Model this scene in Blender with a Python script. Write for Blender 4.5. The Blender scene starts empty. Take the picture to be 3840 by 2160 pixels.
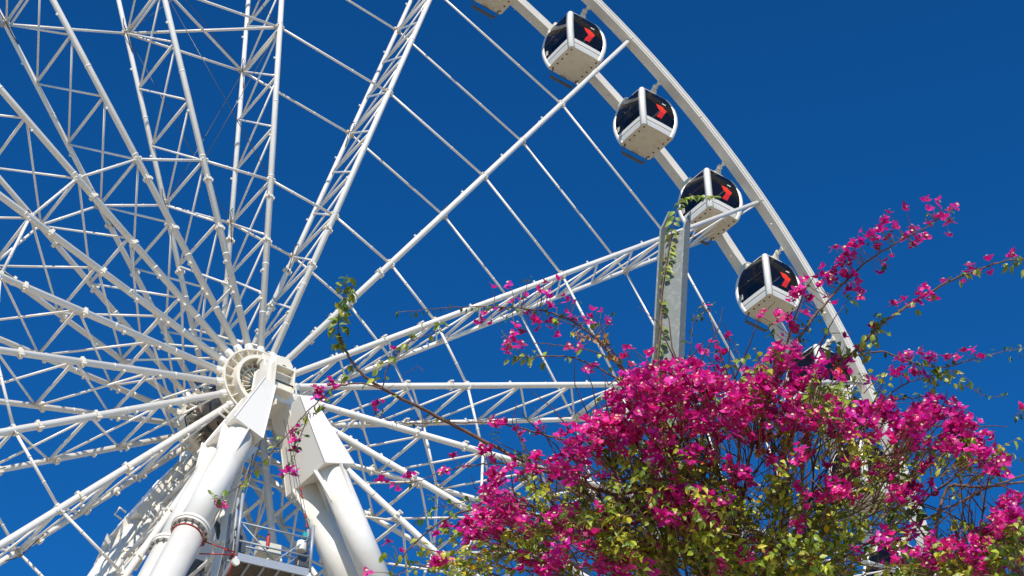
import bpy, math, random
from mathutils import Vector, Matrix
random.seed(7)
PI=math.pi
S=bpy.context.scene; COL=S.collection
H=30.02                       # hub height above the ground
M2=Matrix(((0.80869444,-0.58822895,0.0),(0.37667169,0.51784649,-0.76808428),(0.45180941,0.62114548,0.64034877)))
CAM=Vector((-17.05729,-35.93786,-28.41766+H)); FPX=6781.476
M2T=M2.transposed()
def U(dx,dy,depth):
    "a point of the garden from its position in the survey photograph (2576 wide) and its distance"
    px,py=dx*3840/2576,dy*3840/2576
    return CAM+M2T@(Vector(((px-1920)/FPX,(py-1080)/FPX,1.0))*depth)
def proj(p):
    c=M2@(Vector(p)-CAM); return ((1920+FPX*c.x/c.z)*2576/3840,(1080+FPX*c.y/c.z)*2576/3840,c.z)
# ------------------------------------------------------------------ materials
def mat(name,base,rough=.5,metal=0,noise=None,spec=.5,coat=0,bump=0):
    m=bpy.data.materials.new(name); m.use_nodes=True; nt=m.node_tree; b=nt.nodes['Principled BSDF']
    b.inputs['Base Color'].default_value=(*base,1); b.inputs['Roughness'].default_value=rough
    b.inputs['Metallic'].default_value=metal; b.inputs['Specular IOR Level'].default_value=spec
    if coat: b.inputs['Coat Weight'].default_value=coat; b.inputs['Coat Roughness'].default_value=.15
    if noise:
        sc,col2,lo,hi=noise
        tc=nt.nodes.new('ShaderNodeTexCoord'); n=nt.nodes.new('ShaderNodeTexNoise'); n.inputs['Scale'].default_value=sc
        n.inputs['Detail'].default_value=6; n.inputs['Roughness'].default_value=.65
        r=nt.nodes.new('ShaderNodeValToRGB'); r.color_ramp.elements[0].position=lo; r.color_ramp.elements[1].position=hi
        r.color_ramp.elements[0].color=(*base,1); r.color_ramp.elements[1].color=(*col2,1)
        nt.links.new(tc.outputs['Object'],n.inputs['Vector']); nt.links.new(n.outputs['Fac'],r.inputs['Fac']); nt.links.new(r.outputs['Color'],b.inputs['Base Color'])
        if bump:
            bp=nt.nodes.new('ShaderNodeBump'); bp.inputs['Strength'].default_value=bump; bp.inputs['Distance'].default_value=.01
            nt.links.new(n.outputs['Fac'],bp.inputs['Height']); nt.links.new(bp.outputs['Normal'],b.inputs['Normal'])
    return m
WHITE=(.80,.76,.685)
M={}
M['white']=mat('white_paint',WHITE,.32,noise=(1.3,(.70,.65,.55),.50,.78),coat=.25)
M['cream']=mat('cream_paint',(.78,.72,.60),.42,noise=(2.2,(.60,.52,.40),.56,.8))
M['rim']=mat('rim_paint',(.72,.68,.60),.4,noise=(.9,(.62,.58,.50),.45,.75))
M['dirty']=mat('weathered_joint',(.62,.56,.46),.6,noise=(9,(.30,.22,.14),.45,.7))
M['steel']=mat('galvanised_steel',(.34,.37,.41),.5,.25,noise=(30,(.30,.32,.34),.4,.65))
M['post']=mat('galvanised_post',(.20,.215,.195),.6,.1,noise=(34,(.29,.30,.275),.5,.68),bump=.15)
M['drum']=mat('drum_steel',(.09,.085,.09),.45,.4,noise=(1.6,(.26,.20,.14),.45,.55))
M['bearing']=mat('bearing_seal',(.25,.36,.42),.25,.8)
M['dark']=mat('dark_rubber',(.025,.025,.03),.5)
M['darkmetal']=mat('dark_metal',(.10,.11,.12),.4,.5)
M['red']=mat('red_webbing',(.42,.022,.014),.55)
M['logo']=mat('red_vinyl',(.80,.035,.01),.35)
M['logo2']=mat('red_vinyl_fold',(.62,.02,.008),.35)
M['floor']=mat('gondola_floor',(.60,.55,.43),.5,noise=(4,(.48,.43,.33),.5,.7))
M['bolt']=mat('bolt',(.04,.04,.04),.5,.4)
M['box']=mat('box_cream',(.62,.60,.48),.5)
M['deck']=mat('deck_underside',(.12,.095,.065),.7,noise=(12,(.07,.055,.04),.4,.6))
M['seat']=mat('seat_fabric',(.05,.05,.06),.7)
M['teal']=mat('teal_plastic',(.02,.35,.35),.4)
def glass():
    m=bpy.data.materials.new('tinted_glass'); m.use_nodes=True; nt=m.node_tree; nt.nodes.clear()
    o=nt.nodes.new('ShaderNodeOutputMaterial'); mx=nt.nodes.new('ShaderNodeMixShader'); t=nt.nodes.new('ShaderNodeBsdfTransparent'); g=nt.nodes.new('ShaderNodeBsdfGlossy'); f=nt.nodes.new('ShaderNodeFresnel')
    t.inputs['Color'].default_value=(.36,.33,.37,1); g.inputs['Roughness'].default_value=.03; f.inputs['IOR'].default_value=1.45
    nt.links.new(f.outputs[0],mx.inputs[0]); nt.links.new(t.outputs[0],mx.inputs[1]); nt.links.new(g.outputs[0],mx.inputs[2]); nt.links.new(mx.outputs[0],o.inputs[0]); return m
M['glass']=glass()
def plant(name,rough,trans,vein=None):
    m=bpy.data.materials.new(name); m.use_nodes=True; nt=m.node_tree; b=nt.nodes['Principled BSDF']; out=nt.nodes['Material Output']
    a=nt.nodes.new('ShaderNodeAttribute'); a.attribute_name='tint'
    b.inputs['Roughness'].default_value=rough
    tr=nt.nodes.new('ShaderNodeBsdfTranslucent'); mx=nt.nodes.new('ShaderNodeMixShader'); mx.inputs[0].default_value=trans
    nt.links.new(a.outputs['Color'],b.inputs['Base Color']); nt.links.new(a.outputs['Color'],tr.inputs['Color'])
    nt.links.new(b.outputs[0],mx.inputs[1]); nt.links.new(tr.outputs[0],mx.inputs[2]); nt.links.new(mx.outputs[0],out.inputs[0]); return m
M['leaf']=plant('leaf',.42,.36); M['bract']=plant('bract',.6,.38)
M['bark']=mat('bark',(.10,.055,.04),.8,noise=(40,(.22,.13,.08),.4,.7),bump=.4)
M['twig']=mat('twig',(.20,.11,.055),.8,noise=(20,(.30,.18,.09),.4,.7))
M['greenstem']=mat('green_stem',(.12,.16,.05),.6)
# ------------------------------------------------------------------ mesh builder
class MB:
    def __init__(s): s.v=[];s.f=[];s.sm=[];s.c=[];s.m=[];s.mi=0
    def add(s,vs,fs,smooth=False,tint=None):
        o=len(s.v); s.v+= [tuple(v) for v in vs]
        for f in fs: s.f.append(tuple(i+o for i in f)); s.sm.append(smooth); s.m.append(s.mi)
        if tint is not None: s.c+=[tint]*len(vs)
    def box(s,c,sx,sy,sz,X=None,Y=None,Z=None):
        c=Vector(c);X=Vector(X or (1,0,0));Y=Vector(Y or (0,1,0));Z=Vector(Z or (0,0,1))
        vs=[c+X*(i*sx/2)+Y*(j*sy/2)+Z*(k*sz/2) for i in(-1,1) for j in(-1,1) for k in(-1,1)]
        s.add(vs,[(0,1,3,2),(4,6,7,5),(0,4,5,1),(2,3,7,6),(0,2,6,4),(1,5,7,3)])
    def hexa(s,lo,hi):   # two quads in the same order
        s.add(list(lo)+list(hi),[(3,2,1,0),(4,5,6,7),(0,1,5,4),(1,2,6,5),(2,3,7,6),(3,0,4,7)])
    def tube(s,pts,r,n=10,cap=True,smooth=True,tint=None):
        pts=[Vector(p) for p in pts]; rs=r if isinstance(r,(list,tuple)) else [r]*len(pts)
        d=(pts[1]-pts[0]).normalized(); a=d.orthogonal().normalized(); vs=[];fs=[]
        for i,p in enumerate(pts):
            if i<len(pts)-1: nd=(pts[i+1]-p).normalized()
            else: nd=(p-pts[i-1]).normalized()
            if 0<i<len(pts)-1: t=((p-pts[i-1]).normalized()+nd); t=t.normalized() if t.length>1e-6 else nd
            else: t=nd
            a=(a-t*a.dot(t)); a=a.normalized() if a.length>1e-6 else t.orthogonal().normalized(); b=t.cross(a)
            for k in range(n):
                q=2*PI*k/n; vs.append(p+(a*math.cos(q)+b*math.sin(q))*rs[i])
        for i in range(len(pts)-1):
            for k in range(n):
                k2=(k+1)%n; fs.append((i*n+k,i*n+k2,(i+1)*n+k2,(i+1)*n+k))
        s.add(vs,fs,smooth,tint)
        if cap:
            o=len(s.v)-len(vs); s.f+= [tuple(o+k for k in reversed(range(n))),tuple(o+(len(pts)-1)*n+k for k in range(n))]; s.sm+=[False,False]; s.m+=[s.mi]*2
    def lathe(s,prof,n=64,c=(0,0,0),closed=True,smooth=False):   # profile of (r,y) turned about the y axis
        vs=[];fs=[];m=len(prof)
        for k in range(n):
            q=2*PI*k/n
            for r,y in prof: vs.append((c[0]+r*math.cos(q),c[1]+y,c[2]+r*math.sin(q)))
        for k in range(n):
            k2=(k+1)%n
            for j in range(m if closed else m-1):
                j2=(j+1)%m; fs.append((k*m+j,k2*m+j,k2*m+j2,k*m+j2))
        s.add(vs,fs,smooth)
    def ball(s,c,r,n=8):
        c=Vector(c); vs=[];fs=[]
        for i in range(n//2+1):
            a=PI*i/(n//2)
            for k in range(n):
                q=2*PI*k/n; vs.append(c+Vector((math.sin(a)*math.cos(q),math.sin(a)*math.sin(q),math.cos(a)))*r)
        for i in range(n//2):
            for k in range(n): fs.append((i*n+k,(i+1)*n+k,(i+1)*n+(k+1)%n,i*n+(k+1)%n))
        s.add(vs,fs,True)
    def build(s,name,mats,parent=None,bevel=0):
        me=bpy.data.meshes.new(name); me.from_pydata([tuple(v) for v in s.v],[],s.f)
        for m in (mats if isinstance(mats,(list,tuple)) else [mats]): me.materials.append(M[m])
        me.polygons.foreach_set('use_smooth',s.sm); me.polygons.foreach_set('material_index',s.m)
        if s.c:
            a=me.color_attributes.new('tint','FLOAT_COLOR','POINT'); fl=[]
            for c in s.c: fl+=[c[0],c[1],c[2],1]
            a.data.foreach_set('color',fl)
        me.update(); o=bpy.data.objects.new(name,me); COL.objects.link(o)
        if parent: o.parent=parent
        if bevel:
            b=o.modifiers.new('bevel','BEVEL'); b.width=bevel; b.segments=2; b.limit_method='ANGLE'
        return o
def empty(name,loc,parent=None):
    o=bpy.data.objects.new(name,None); o.location=loc; o.empty_display_size=.3; COL.objects.link(o)
    if parent: o.parent=parent
    return o
def tag(o,label=None,cat=None,group=None,kind=None):
    if label:o['label']=label
    if cat:o['category']=cat
    if group:o['group']=group
    if kind:o['kind']=kind
    return o
# ------------------------------------------------------------------ world, sun, camera
SUN=Vector((-.47,-.55,.69)).normalized()
el=math.asin(SUN.z); az=math.atan2(SUN.x,SUN.y)
W=bpy.data.worlds.new('World'); S.world=W; W.use_nodes=True; nt=W.node_tree; bg=nt.nodes['Background']
sky=nt.nodes.new('ShaderNodeTexSky'); sky.sky_type='NISHITA'; sky.sun_disc=False; sky.sun_elevation=el; sky.sun_rotation=az
sky.altitude=0; sky.air_density=1.0; sky.dust_density=.1; sky.ozone_density=4.0
hs=nt.nodes.new('ShaderNodeHueSaturation'); hs.inputs['Saturation'].default_value=1.22; hs.inputs['Hue'].default_value=.5
nt.links.new(sky.outputs[0],hs.inputs['Color']); mu=nt.nodes.new('ShaderNodeMix'); mu.data_type='RGBA'; mu.blend_type='MULTIPLY'; mu.inputs[0].default_value=1; mu.inputs[7].default_value=(.19,.90,1.30,1)
nt.links.new(hs.outputs[0],mu.inputs[6]); tc=nt.nodes.new('ShaderNodeTexCoord'); sx=nt.nodes.new('ShaderNodeSeparateXYZ'); mr=nt.nodes.new('ShaderNodeMapRange')
mr.inputs[1].default_value=.40; mr.inputs[2].default_value=.80; mr.inputs[3].default_value=1.14; mr.inputs[4].default_value=.84
m2=nt.nodes.new('ShaderNodeVectorMath'); m2.operation='SCALE'
nt.links.new(tc.outputs['Generated'],sx.inputs[0]); nt.links.new(sx.outputs[2],mr.inputs[0]); nt.links.new(mu.outputs[2],m2.inputs[0]); nt.links.new(mr.outputs[0],m2.inputs['Scale'])
nt.links.new(m2.outputs[0],bg.inputs['Color']); bg.inputs['Strength'].default_value=.094
L=bpy.data.lights.new('sun','SUN'); L.energy=4.8; L.angle=math.radians(.5); L.color=(1,.93,.83)
lo=bpy.data.objects.new('sun',L); COL.objects.link(lo); lo.rotation_euler=SUN.to_track_quat('Z','Y').to_euler(); lo.location=(-40,-60,80)
cd=bpy.data.cameras.new('camera'); cam=bpy.data.objects.new('camera',cd); COL.objects.link(cam); S.camera=cam
cd.sensor_width=36; cd.lens=FPX/3840*36; cd.clip_end=6000; cd.clip_start=.1
R=Matrix((M2[0],-Vector(M2[1]),-Vector(M2[2]))).transposed()
cam.matrix_world=Matrix.Translation(CAM)@R.to_4x4()
S.view_settings.view_transform='Standard'; S.view_settings.look='None'; S.view_settings.exposure=.14; S.view_settings.gamma=1
S.render.engine='CYCLES'; S.cycles.transparent_max_bounces=24
S.render.resolution_x=1024; S.render.resolution_y=576
# ------------------------------------------------------------------ ground
gm=mat('paving_ground',(.38,.315,.22),.85,noise=(.6,(.29,.24,.17),.4,.65))
g=MB(); g.add([(-3000,-3000,0),(3000,-3000,0),(3000,3000,0),(-3000,3000,0)],[(0,1,2,3)]); M['ground']=gm
tag(g.build('ground','ground'),kind='structure')
# ------------------------------------------------------------------ the wheel
WY=1.154; RIM=26.0; NS=21; TH0=24.0814; STEP=360/NS
RN=[1.06+(RIM-1.06)/12*i for i in range(13)]; RN[3]=7.28; RN[6]=13.59; RN[9]=19.77
for a,b in((0,3),(3,6),(6,9),(9,12)):
    for j in(1,2): RN[a+j]=RN[a]+(RN[b]-RN[a])*j/3
def P(r,deg,y): a=math.radians(deg); return Vector((r*math.cos(a),y,r*math.sin(a)))
wheel=empty('ferris_wheel',(0,0,H))
tag(wheel,'tall white ferris wheel with lattice spokes, double rim and central hub against the blue sky','ferris wheel')
for sgn in(-1,1):
    m=MB(); pf=[(0,.95),(0,1.33),(.08,1.33),(.08,1.305),(.13,1.305),(.13,1.335),(.27,1.335),(.27,1.305),(.33,1.305),(.33,1.33),(.40,1.33),(.40,.95)]
    m.lathe([(RIM+r,sgn*y) for r,y in pf],168)
    rim=m.build('rim','rim',wheel)
    m=MB()
    for k in range(84):
        a=TH0+STEP/8+k*STEP/4; p=P(RIM-.02,a,sgn*1.13); t=P(1,a+90,0); m.ball(p,.05) if k%2 else None
    for k in range(42):
        a=TH0+k*STEP/2; p=P(RIM+.05,a,sgn*1.342); t=P(1,a+90,0); m.box(p,.02,.03,.20,P(1,a,0).cross(Vector((0,1,0))),(0,1,0),P(1,a,0))
    m.build('rivet','cream',rim)
# one spoke along +x, then copies
yn,yf=-WY,WY
def chord(y,r0):
    sp=MB(); sp.tube([(RN[0]-.06,y,0),(RIM,y,0)],[r0+.006,r0-.006],14)
    for r in(2.45,4.15,7.42,10.4,13.75,16.6,19.9,22.9): sp.tube([(r-.018,y,0),(r+.018,y,0)],r0+.010,14)
    for r in(3.1,9.0,12.2,15.1,18.3,21.4): sp.box((r,y,r0+.03),.06,.04,.06)
    sp.tube([(RN[0]-.05,y,0),(RN[0]+.22,y,0)],r0+.014,12)
    return sp
spoke=chord(yn,.087).build('spoke','white',wheel)
chord(yf,.074).build('far_chord','white',spoke)
br=MB()
for i in range(1,12):
    r=RN[i]; e=.085
    br.tube([(r,yn+e,0),(r,yf-e,0)],.046,8)
    if i in(6,9): br.tube([(r-.17,yn+e,0),(r-.17,yf-e,0)],.036,8)
for i in range(0,12):
    a,b=RN[i]+.07,RN[i+1]-.07
    if i==0: a+=.25
    br.tube([(a,yn+.08,.02),(b,yf-.08,.02)],.032,8); br.tube([(a,yf-.08,-.035),(b,yn+.08,-.035)],.032,8)
br.build('lattice_brace','white',spoke)
for y in(yn,yf):
    for r in(5.0,6.62):
        bx=MB(); bx.box((r,y,0),.09,.12,.27); bx.box((r,y,0),.09,.24,.11); bx.box((r+.02,y-.12,.10),.14,.05,.05); bx.build('light_box','cream',spoke,bevel=.01)
    for r in(2.9,3.9):
        bx=MB(); bx.box((r,y,.05),.07,.12,.16); bx.build('light_box','cream',spoke,bevel=.01)
    for i in(3,6,9):
        cl=MB(); r=RN[i]; cl.box((r,y,0),.10,.11,.26); cl.box((r+.03,y,0),.04,.16,.20)
        if i==6 or y>0: cl.tube([(r-.07,y+.05,.10),(r+.08,y-.02,.12)],.022,8); cl.tube([(r-.07,y+.05,-.10),(r+.08,y-.02,-.12)],.022,8)
        cl.build('node_clamp','dirty' if (i==6 or y>0) else 'cream',spoke)
for r0 in(RN[6],RN[3]):
    for y in(yf,):
        cb=MB(); cb.tube([(r0+.5,y-.1,.05),(r0+.2,y-.22,.16),(r0-.1,y-.2,.12),(r0-.4,y-.12,.05),(r0-.8,y-.11,.0)],.014,6)
        cb.build('cable','dark',spoke)
def dup_part(o,parent,rot):
    c=o.copy(); c.parent=parent; COL.objects.link(c)
    if rot is not None: c.rotation_euler=(0,rot,0)
    for ch in [x for x in bpy.data.objects if x.parent==o]: dup_part(ch,c,None)
    return c
spoke.rotation_euler=(0,-math.radians(TH0),0)
for k in range(1,NS): dup_part(spoke,wheel,-math.radians(TH0+k*STEP))
# ring ties
def tie(mb,A,B,r):
    mb.tube([A,B],r,8); d=(B-A).normalized(); l=(B-A).length
    for t in(.34,.66): mb.tube([A+d*(l*t-.012),A+d*(l*t+.012)],r+.010,8)
for k in range(-6,15):
    a,b=TH0+k*STEP,TH0+(k+1)*STEP
    if k in(-6,-5,-7,14):
        continue
    for i in(3,6,9):
        for y in(yn,yf):
            m=MB(); tie(m,P(RN[i],a,y),P(RN[i],b,y),.040); m.build('tie_rod','white',wheel)
m=MB()
for k in(-6,-5,14):
    a,b=TH0+k*STEP,TH0+(k+1)*STEP
    for i in(3,6,9):
        for y in(yn,yf): tie(m,P(RN[i],a,y),P(RN[i],b,y),.040)
m.build('lower_tie_rods','white',wheel)
# braced sector between two spokes
for q in(4,):
    a,b=TH0+q*STEP,TH0+(q+1)*STEP
    for i in(6,9):
        for u,v in(((a,yf),(b,yn)),((a,yn),(b,yf))):
            m=MB(); m.tube([P(RN[i],u[0],u[1]),P(RN[i],v[0],v[1])],.045,8); m.build('cross_brace','white',wheel)
    m=MB()
    for i,j in((3,6),(6,9),(9,12)):
        for y in(yn,yf): m.tube([P(RN[i],a,y),P(RN[j],b,y)],.011,6); m.tube([P(RN[i],b,y),P(RN[j],a,y)],.011,6)
    m.build('stay_cable','darkmetal',wheel)
# hub
hub_o=None
for s_ in(-1,1):
    hub=MB()
    Y=lambda y:s_*y
    hub.lathe([(.66,Y(1.03)),(1.0,Y(1.03)),(1.0,Y(.86)),(1.10,Y(.86)),(1.10,Y(1.30)),(1.055,Y(1.30)),(1.055,Y(1.12)),(.82,Y(1.12)),(.82,Y(1.46)),(.72,Y(1.46)),(.72,Y(1.20)),(.66,Y(1.20))],84)
    hub.lathe([(.30,Y(.98)),(.66,Y(.98)),(.66,Y(1.06)),(.30,Y(1.06))],60)
    hub.lathe([(.50,Y(1.06)),(.53,Y(1.06)),(.53,Y(1.24)),(.50,Y(1.24))],60)
    for k in range(NS):
        for da,r0,r1,y0,y1 in((0.5,.82,1.055,1.12,1.29),(0.5,.31,.70,1.05,1.26)):
            a=TH0+(k+da)*STEP; rr=P(1,a,0); tt=P(1,a+90,0)
            hub.box(rr*((r0+r1)/2)+Vector((0,s_*(y0+y1)/2,0)),r1-r0+.002,y1-y0,.022,rr,(0,1,0),tt)
    ho_=hub.build('hub','cream',wheel)
    if hub_o is None: hub_o=ho_
for s_ in(-1,1):
    for k in range(NS):
        m=MB(); a=TH0+k*STEP; rr=P(1,a,0); tt=P(1,a+90,0)
        for dd in(-.07,.07): m.box(rr*1.14+Vector((0,s_*1.154,0))+tt*dd,.20,.16,.025,rr,(0,1,0),tt)
        m.tube([rr*1.17+Vector((0,s_*1.154,0))-tt*.12,rr*1.17+Vector((0,s_*1.154,0))+tt*.12],.022,8)
        if s_==1:
            m.box(rr*1.03+Vector((0,.98,0)),.10,.36,.05,rr,(0,1,0),tt); m.box(rr*.97+Vector((0,.82,0)),.22,.04,.22,rr,(0,1,0),tt); m.box(rr*.99+Vector((0,.70,0)),.22,.22,.03,rr,(0,1,0),tt)
            m.ball(rr*1.0+Vector((0,.77,0))+tt*.08,.04)
        m.build('spoke_bracket','cream',hub_o)
m=MB(); m.lathe([(0,-.86),(.92,-.86),(.92,-.80),(.84,-.78),(.84,.40),(.90,.42),(.90,.56),(.84,.58),(.84,.70),(0,.70)],64,closed=False,smooth=False); m.build('drum','drum',hub_o)
m=MB(); m.lathe([(0,-1.24),(.30,-1.24),(.31,-1.0)],48,closed=False); m.lathe([(0,1.24),(.30,1.24),(.31,1.0)],48,closed=False); m.build('bearing_seal','bearing',hub_o)
m=MB(); m.tube([(0,-2.3,0),(0,-1.9,0),(0,-1.5,0),(0,-1.24,0)],[.17,.17,.16,.15],24); m.tube([(0,1.24,0),(0,2.3,0)],.16,24); m.build('axle','white',hub_o)
m=MB()
for k in range(14):
    a=k*37.0; p=P(.73,a,-.6+.09*k); m.tube([p,P(.86,a+12,-.5+.08*k),P(.84,a+26,-.3+.07*k),P(.75,a+40,-.1+.05*k)],.022,6)
m.tube([P(1.0,190,.5),P(1.25,200,.6),P(1.2,214,.75),P(1.5,222,.9)],.02,6)
m.tube([P(1.0,160,.3),P(1.3,163,.1),P(1.15,172,-.2),P(.9,178,-.5)],.02,6)
m.build('cable_bundle','dark',hub_o)
# ------------------------------------------------------------------ support towers
def tower(ys,label):
    T=empty('support_tower',(0,0,0)); tag(T,label,'support')
    def Q(x,y,z): return Vector((x,ys*y,z+H))        # y measured outwards
    head=MB()
    pol=[(-.20,.26),(.22,.26),(.32,.12),(.34,-.70),(.86,-1.75),(.46,-1.45),(.32,-1.08),(-.26,-1.08),(-.40,-1.45),(-.86,-1.75),(-.34,-.70),(-.30,.12)]
    n=len(pol); y0,y1=1.50,2.32
    vs=[Q(x,y0,z) for x,z in pol]+[Q(x,y1,z) for x,z in pol]
    fs=[tuple(range(n)),tuple(reversed(range(n,2*n)))]+[(i,(i+1)%n,(i+1)%n+n,i+n) for i in range(n)]
    if ys>0: fs=[tuple(reversed(f)) for f in fs]
    head.add(vs,fs); 
    ho=head.build('bearing_head','white',T,bevel=.03)
    m=MB()
    m.tube([Q(0.02,2.30,-.02),Q(0.02,2.42,-.02)],.25,32)
    for dx,dz,sx,sz in((-.27,-.50,.05,.80),(.29,-.50,.05,.80),(0.01,-.92,.60,.05),(0.01,-.22,.5,.04)): m.box(Q(dx,2.45,dz),sx,.28,sz)
    m.box(Q(0.01,2.345,-.52),.52,.04,.76)
    m.box(Q(0.01,2.50,-.40),.48,.03,.03)
    m.box(Q(-.28,2.36,-1.12),.4,.10,.06); m.box(Q(-.48,2.36,-1.12),.05,.12,.28); m.box(Q(-.08,2.36,-1.16),.05,.12,.34)
    m.build('bearing_box','cream',ho,bevel=.01)
    m=MB(); m.box(Q(0.01,2.60,-.74),.52,.03,.035); m.box(Q(-.26,2.345,-1.02),.26,.03,.1); m.tube([Q(-.30,2.30,-1.5),Q(-.30,2.40,-1.5)],.05,12); m.box(Q(0.04,2.43,-.08),.09,.04,.05); m.build('locking_bar','dark',ho)
    # brake / strut block between head and hub
    m=MB(); m.box(Q(-.10,1.50,.62),.26,.34,.20); m.box(Q(-.16,1.62,.32),.08,.24,.5); m.build('brake_block','cream',ho,bevel=.015)
    for sx in(-1,1):
        A=Vector((sx*.13,2.43,0)); F=Vector((sx*11.05,8.68,-H-.02)); u=(F-A).normalized()
        per=Vector((abs(u.z),0,sx*abs(u.x))).normalized()   # across the leg, in the plane of the wheel
        def W_(p): return Vector((p.x,ys*p.y,p.z+H))
        Ll=(F-A).length
        def sec(t,hp,ya,yb,off=0): 
            c=A+u*t
            return [W_(c-per*hp+Vector((0,ya,0))),W_(c+per*hp+Vector((0,ya,0))),W_(c+per*hp+Vector((0,yb,0))),W_(c-per*hp+Vector((0,yb,0)))]
        m=MB(); lo_,hi_=sec(1.15,.17,.22,-.92),sec(3.45,.43,.42,-1.46)
        if ys<0: lo_,hi_=lo_[::-1],hi_[::-1]
        m.hexa(lo_,hi_)
        # raised edge flanges along the front plate and the end plate
        for sg in(-1,1):
            for yy0,yy1 in((.22,.42),(-.92,-1.46)):
                a0=A+u*1.15+per*sg*.17+Vector((0,yy0,0)); a1=A+u*3.45+per*sg*.43+Vector((0,yy1,0)); m.tube([W_(a0),W_(a1)],.022,6)
        g1=m.build('gusset','white',T,bevel=.008)
        # fins over the tube tops
        m=MB()
        for yo in(0,-1.04):
            c0=A+u*3.45+Vector((0,yo,0))
            for dirv in(per,-per,Vector((0,1,0)),Vector((0,-1,0))):
                r0=.35; w_=.10 if abs(dirv.y)<.5 else (.07 if (dirv.y>0)==(yo==0) else .12)
                th=dirv.cross(u).normalized()*.015
                w_*=1.9; tri=[c0+dirv*(r0-.02),c0+dirv*(r0+w_),c0+u*.95+dirv*(r0+.01)]
                m.add([W_(p-th) for p in tri]+[W_(p+th) for p in tri],[(0,1,2),(5,4,3),(0,3,4,1),(1,4,5,2),(2,5,3,0)])
        m.build('fin','white',g1)
        m=MB(); c0=A+u*2.9+per*(-.46 if sx<0 else .46); c0.y-=.2
        m.tube([W_(c0-u*.12),W_(c0-u*.12+per*(.22*sx)),W_(c0+u*.12+per*(.22*sx)),W_(c0+u*.12)],.028,8); m.build('lifting_eye','cream',g1)
        for yo in(0,-1.04):
            o_=Vector((0,yo,0)); m=MB()
            m.tube([W_(A+u*3.43+o_),W_(A+u*7.2+o_)],.35,40); m.tube([W_(A+u*7.2+o_),W_(F+o_)],.35,40)
            leg=m.build('leg','white',T)
            m=MB()
            m.tube([W_(A+u*7.22+o_),W_(A+u*7.30+o_)],.46,40,smooth=False); m.tube([W_(A+u*7.315+o_),W_(A+u*7.38+o_)],.44,40,smooth=False)
            m.build('flange','white',leg)
            m=MB(); a_=u.orthogonal().normalized(); b_=u.cross(a_)
            for k in range(16):
                q=2*PI*k/16; c_=A+u*7.40+o_+(a_*math.cos(q)+b_*math.sin(q))*.40; m.tube([W_(c_-u*.01),W_(c_+u*.05)],.026,6)
            m.build('bolts','darkmetal',leg)
        # base pad
        m=MB(); m.box(W_(F+Vector((0,-.52,.12))),1.6,2.4,.28); m.build('base_pad','steel',T)
        if ys>0 and sx<0:
            m=MB()
            for dd in(-.22,.22): m.tube([W_(A+u*1.6-per*dd+Vector((0,-1.9,0))),W_(A+u*20-per*dd+Vector((0,-1.9,0)))],.03,6)
            for i in range(60):
                c_=A+u*(1.8+.3*i)+Vector((0,-1.9,0)); m.tube([W_(c_-per*.22),W_(c_+per*.22)],.014,5)
            for i in range(9):
                c_=A+u*(2.0+1.1*i)+Vector((0,-1.75,0))+per*.3; m.box(W_(c_),.18,.3,.3,u,(0,1,0),per); m.tube([W_(c_+u*.2),W_(c_+u*.75)],.09,10)
            m.build('ladder','cream',T)
    m=MB()
    for z_ in(-6.2,-14,-22):
        t=-z_/30.02; xx=.13+10.92*t; yy=2.43+6.25*t-.52
        m.tube([Q(-xx,yy,z_),Q(xx,yy,z_)],.14,14) if z_<-10 else None
    m.build('cross_beam','white',T)
    return T
tower(-1,'white tubular support tower in front of the hub, two double legs spreading downwards')
tower(1,'white tubular support tower behind the hub, mostly hidden, striped with spoke shadows')
# dark service mast behind the platform
m=MB(); m.tube([(.35,1.35,H-2.2),(2.6,1.45,H-8.6)],.13,10); m.box((-.02,1.35,H-4.4),.5,.25,.7); m.tube([(.75,1.3,H-2.8),(2.9,1.4,H-8.8)],.02,6)
tag(m.build('cable_duct',['darkmetal']),'dark grey cable duct slanting down behind the work platform','duct')
# ------------------------------------------------------------------ gondolas
ZP=[(-.36,.665),(-.48,.72),(-.62,.765),(-.80,.81),(-1.0,.845),(-1.2,.865),(-1.4,.872),(-1.6,.865),(-1.8,.84),(-1.98,.805),(-2.12,.772),(-2.24,.735),(-2.33,.70)]
def aw(z):
    for (z0,a0),(z1,a1) in zip(ZP,ZP[1:]):
        if z1<=z<=z0: return a0+(a1-a0)*(z0-z)/(z0-z1)
    return ZP[0][1] if z>ZP[0][0] else ZP[-1][1]
def strip(mb,zs,face,u0,u1,off,smooth=True):
    # panel on one side: face 0:-y 1:+x 2:+y 3:-x ; u as signed inset from the corners
    vs=[];fs=[]
    for z in zs:
        a=aw(z)+off
        for t in(0,.25,.5,.75,1):
            uu=(-a+u0)+(2*a-u0-u1)*t; bul=.012*(1-(2*t-1)**2)
            x,y=uu,-(a+bul)
            for _ in range(face): x,y=-y,x
            vs.append((x,y,z))
    n=5
    for i in range(len(zs)-1):
        for j in range(n-1): fs.append((i*n+j,(i+1)*n+j,(i+1)*n+j+1,i*n+j+1))
    mb.add(vs,fs,smooth)
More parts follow.
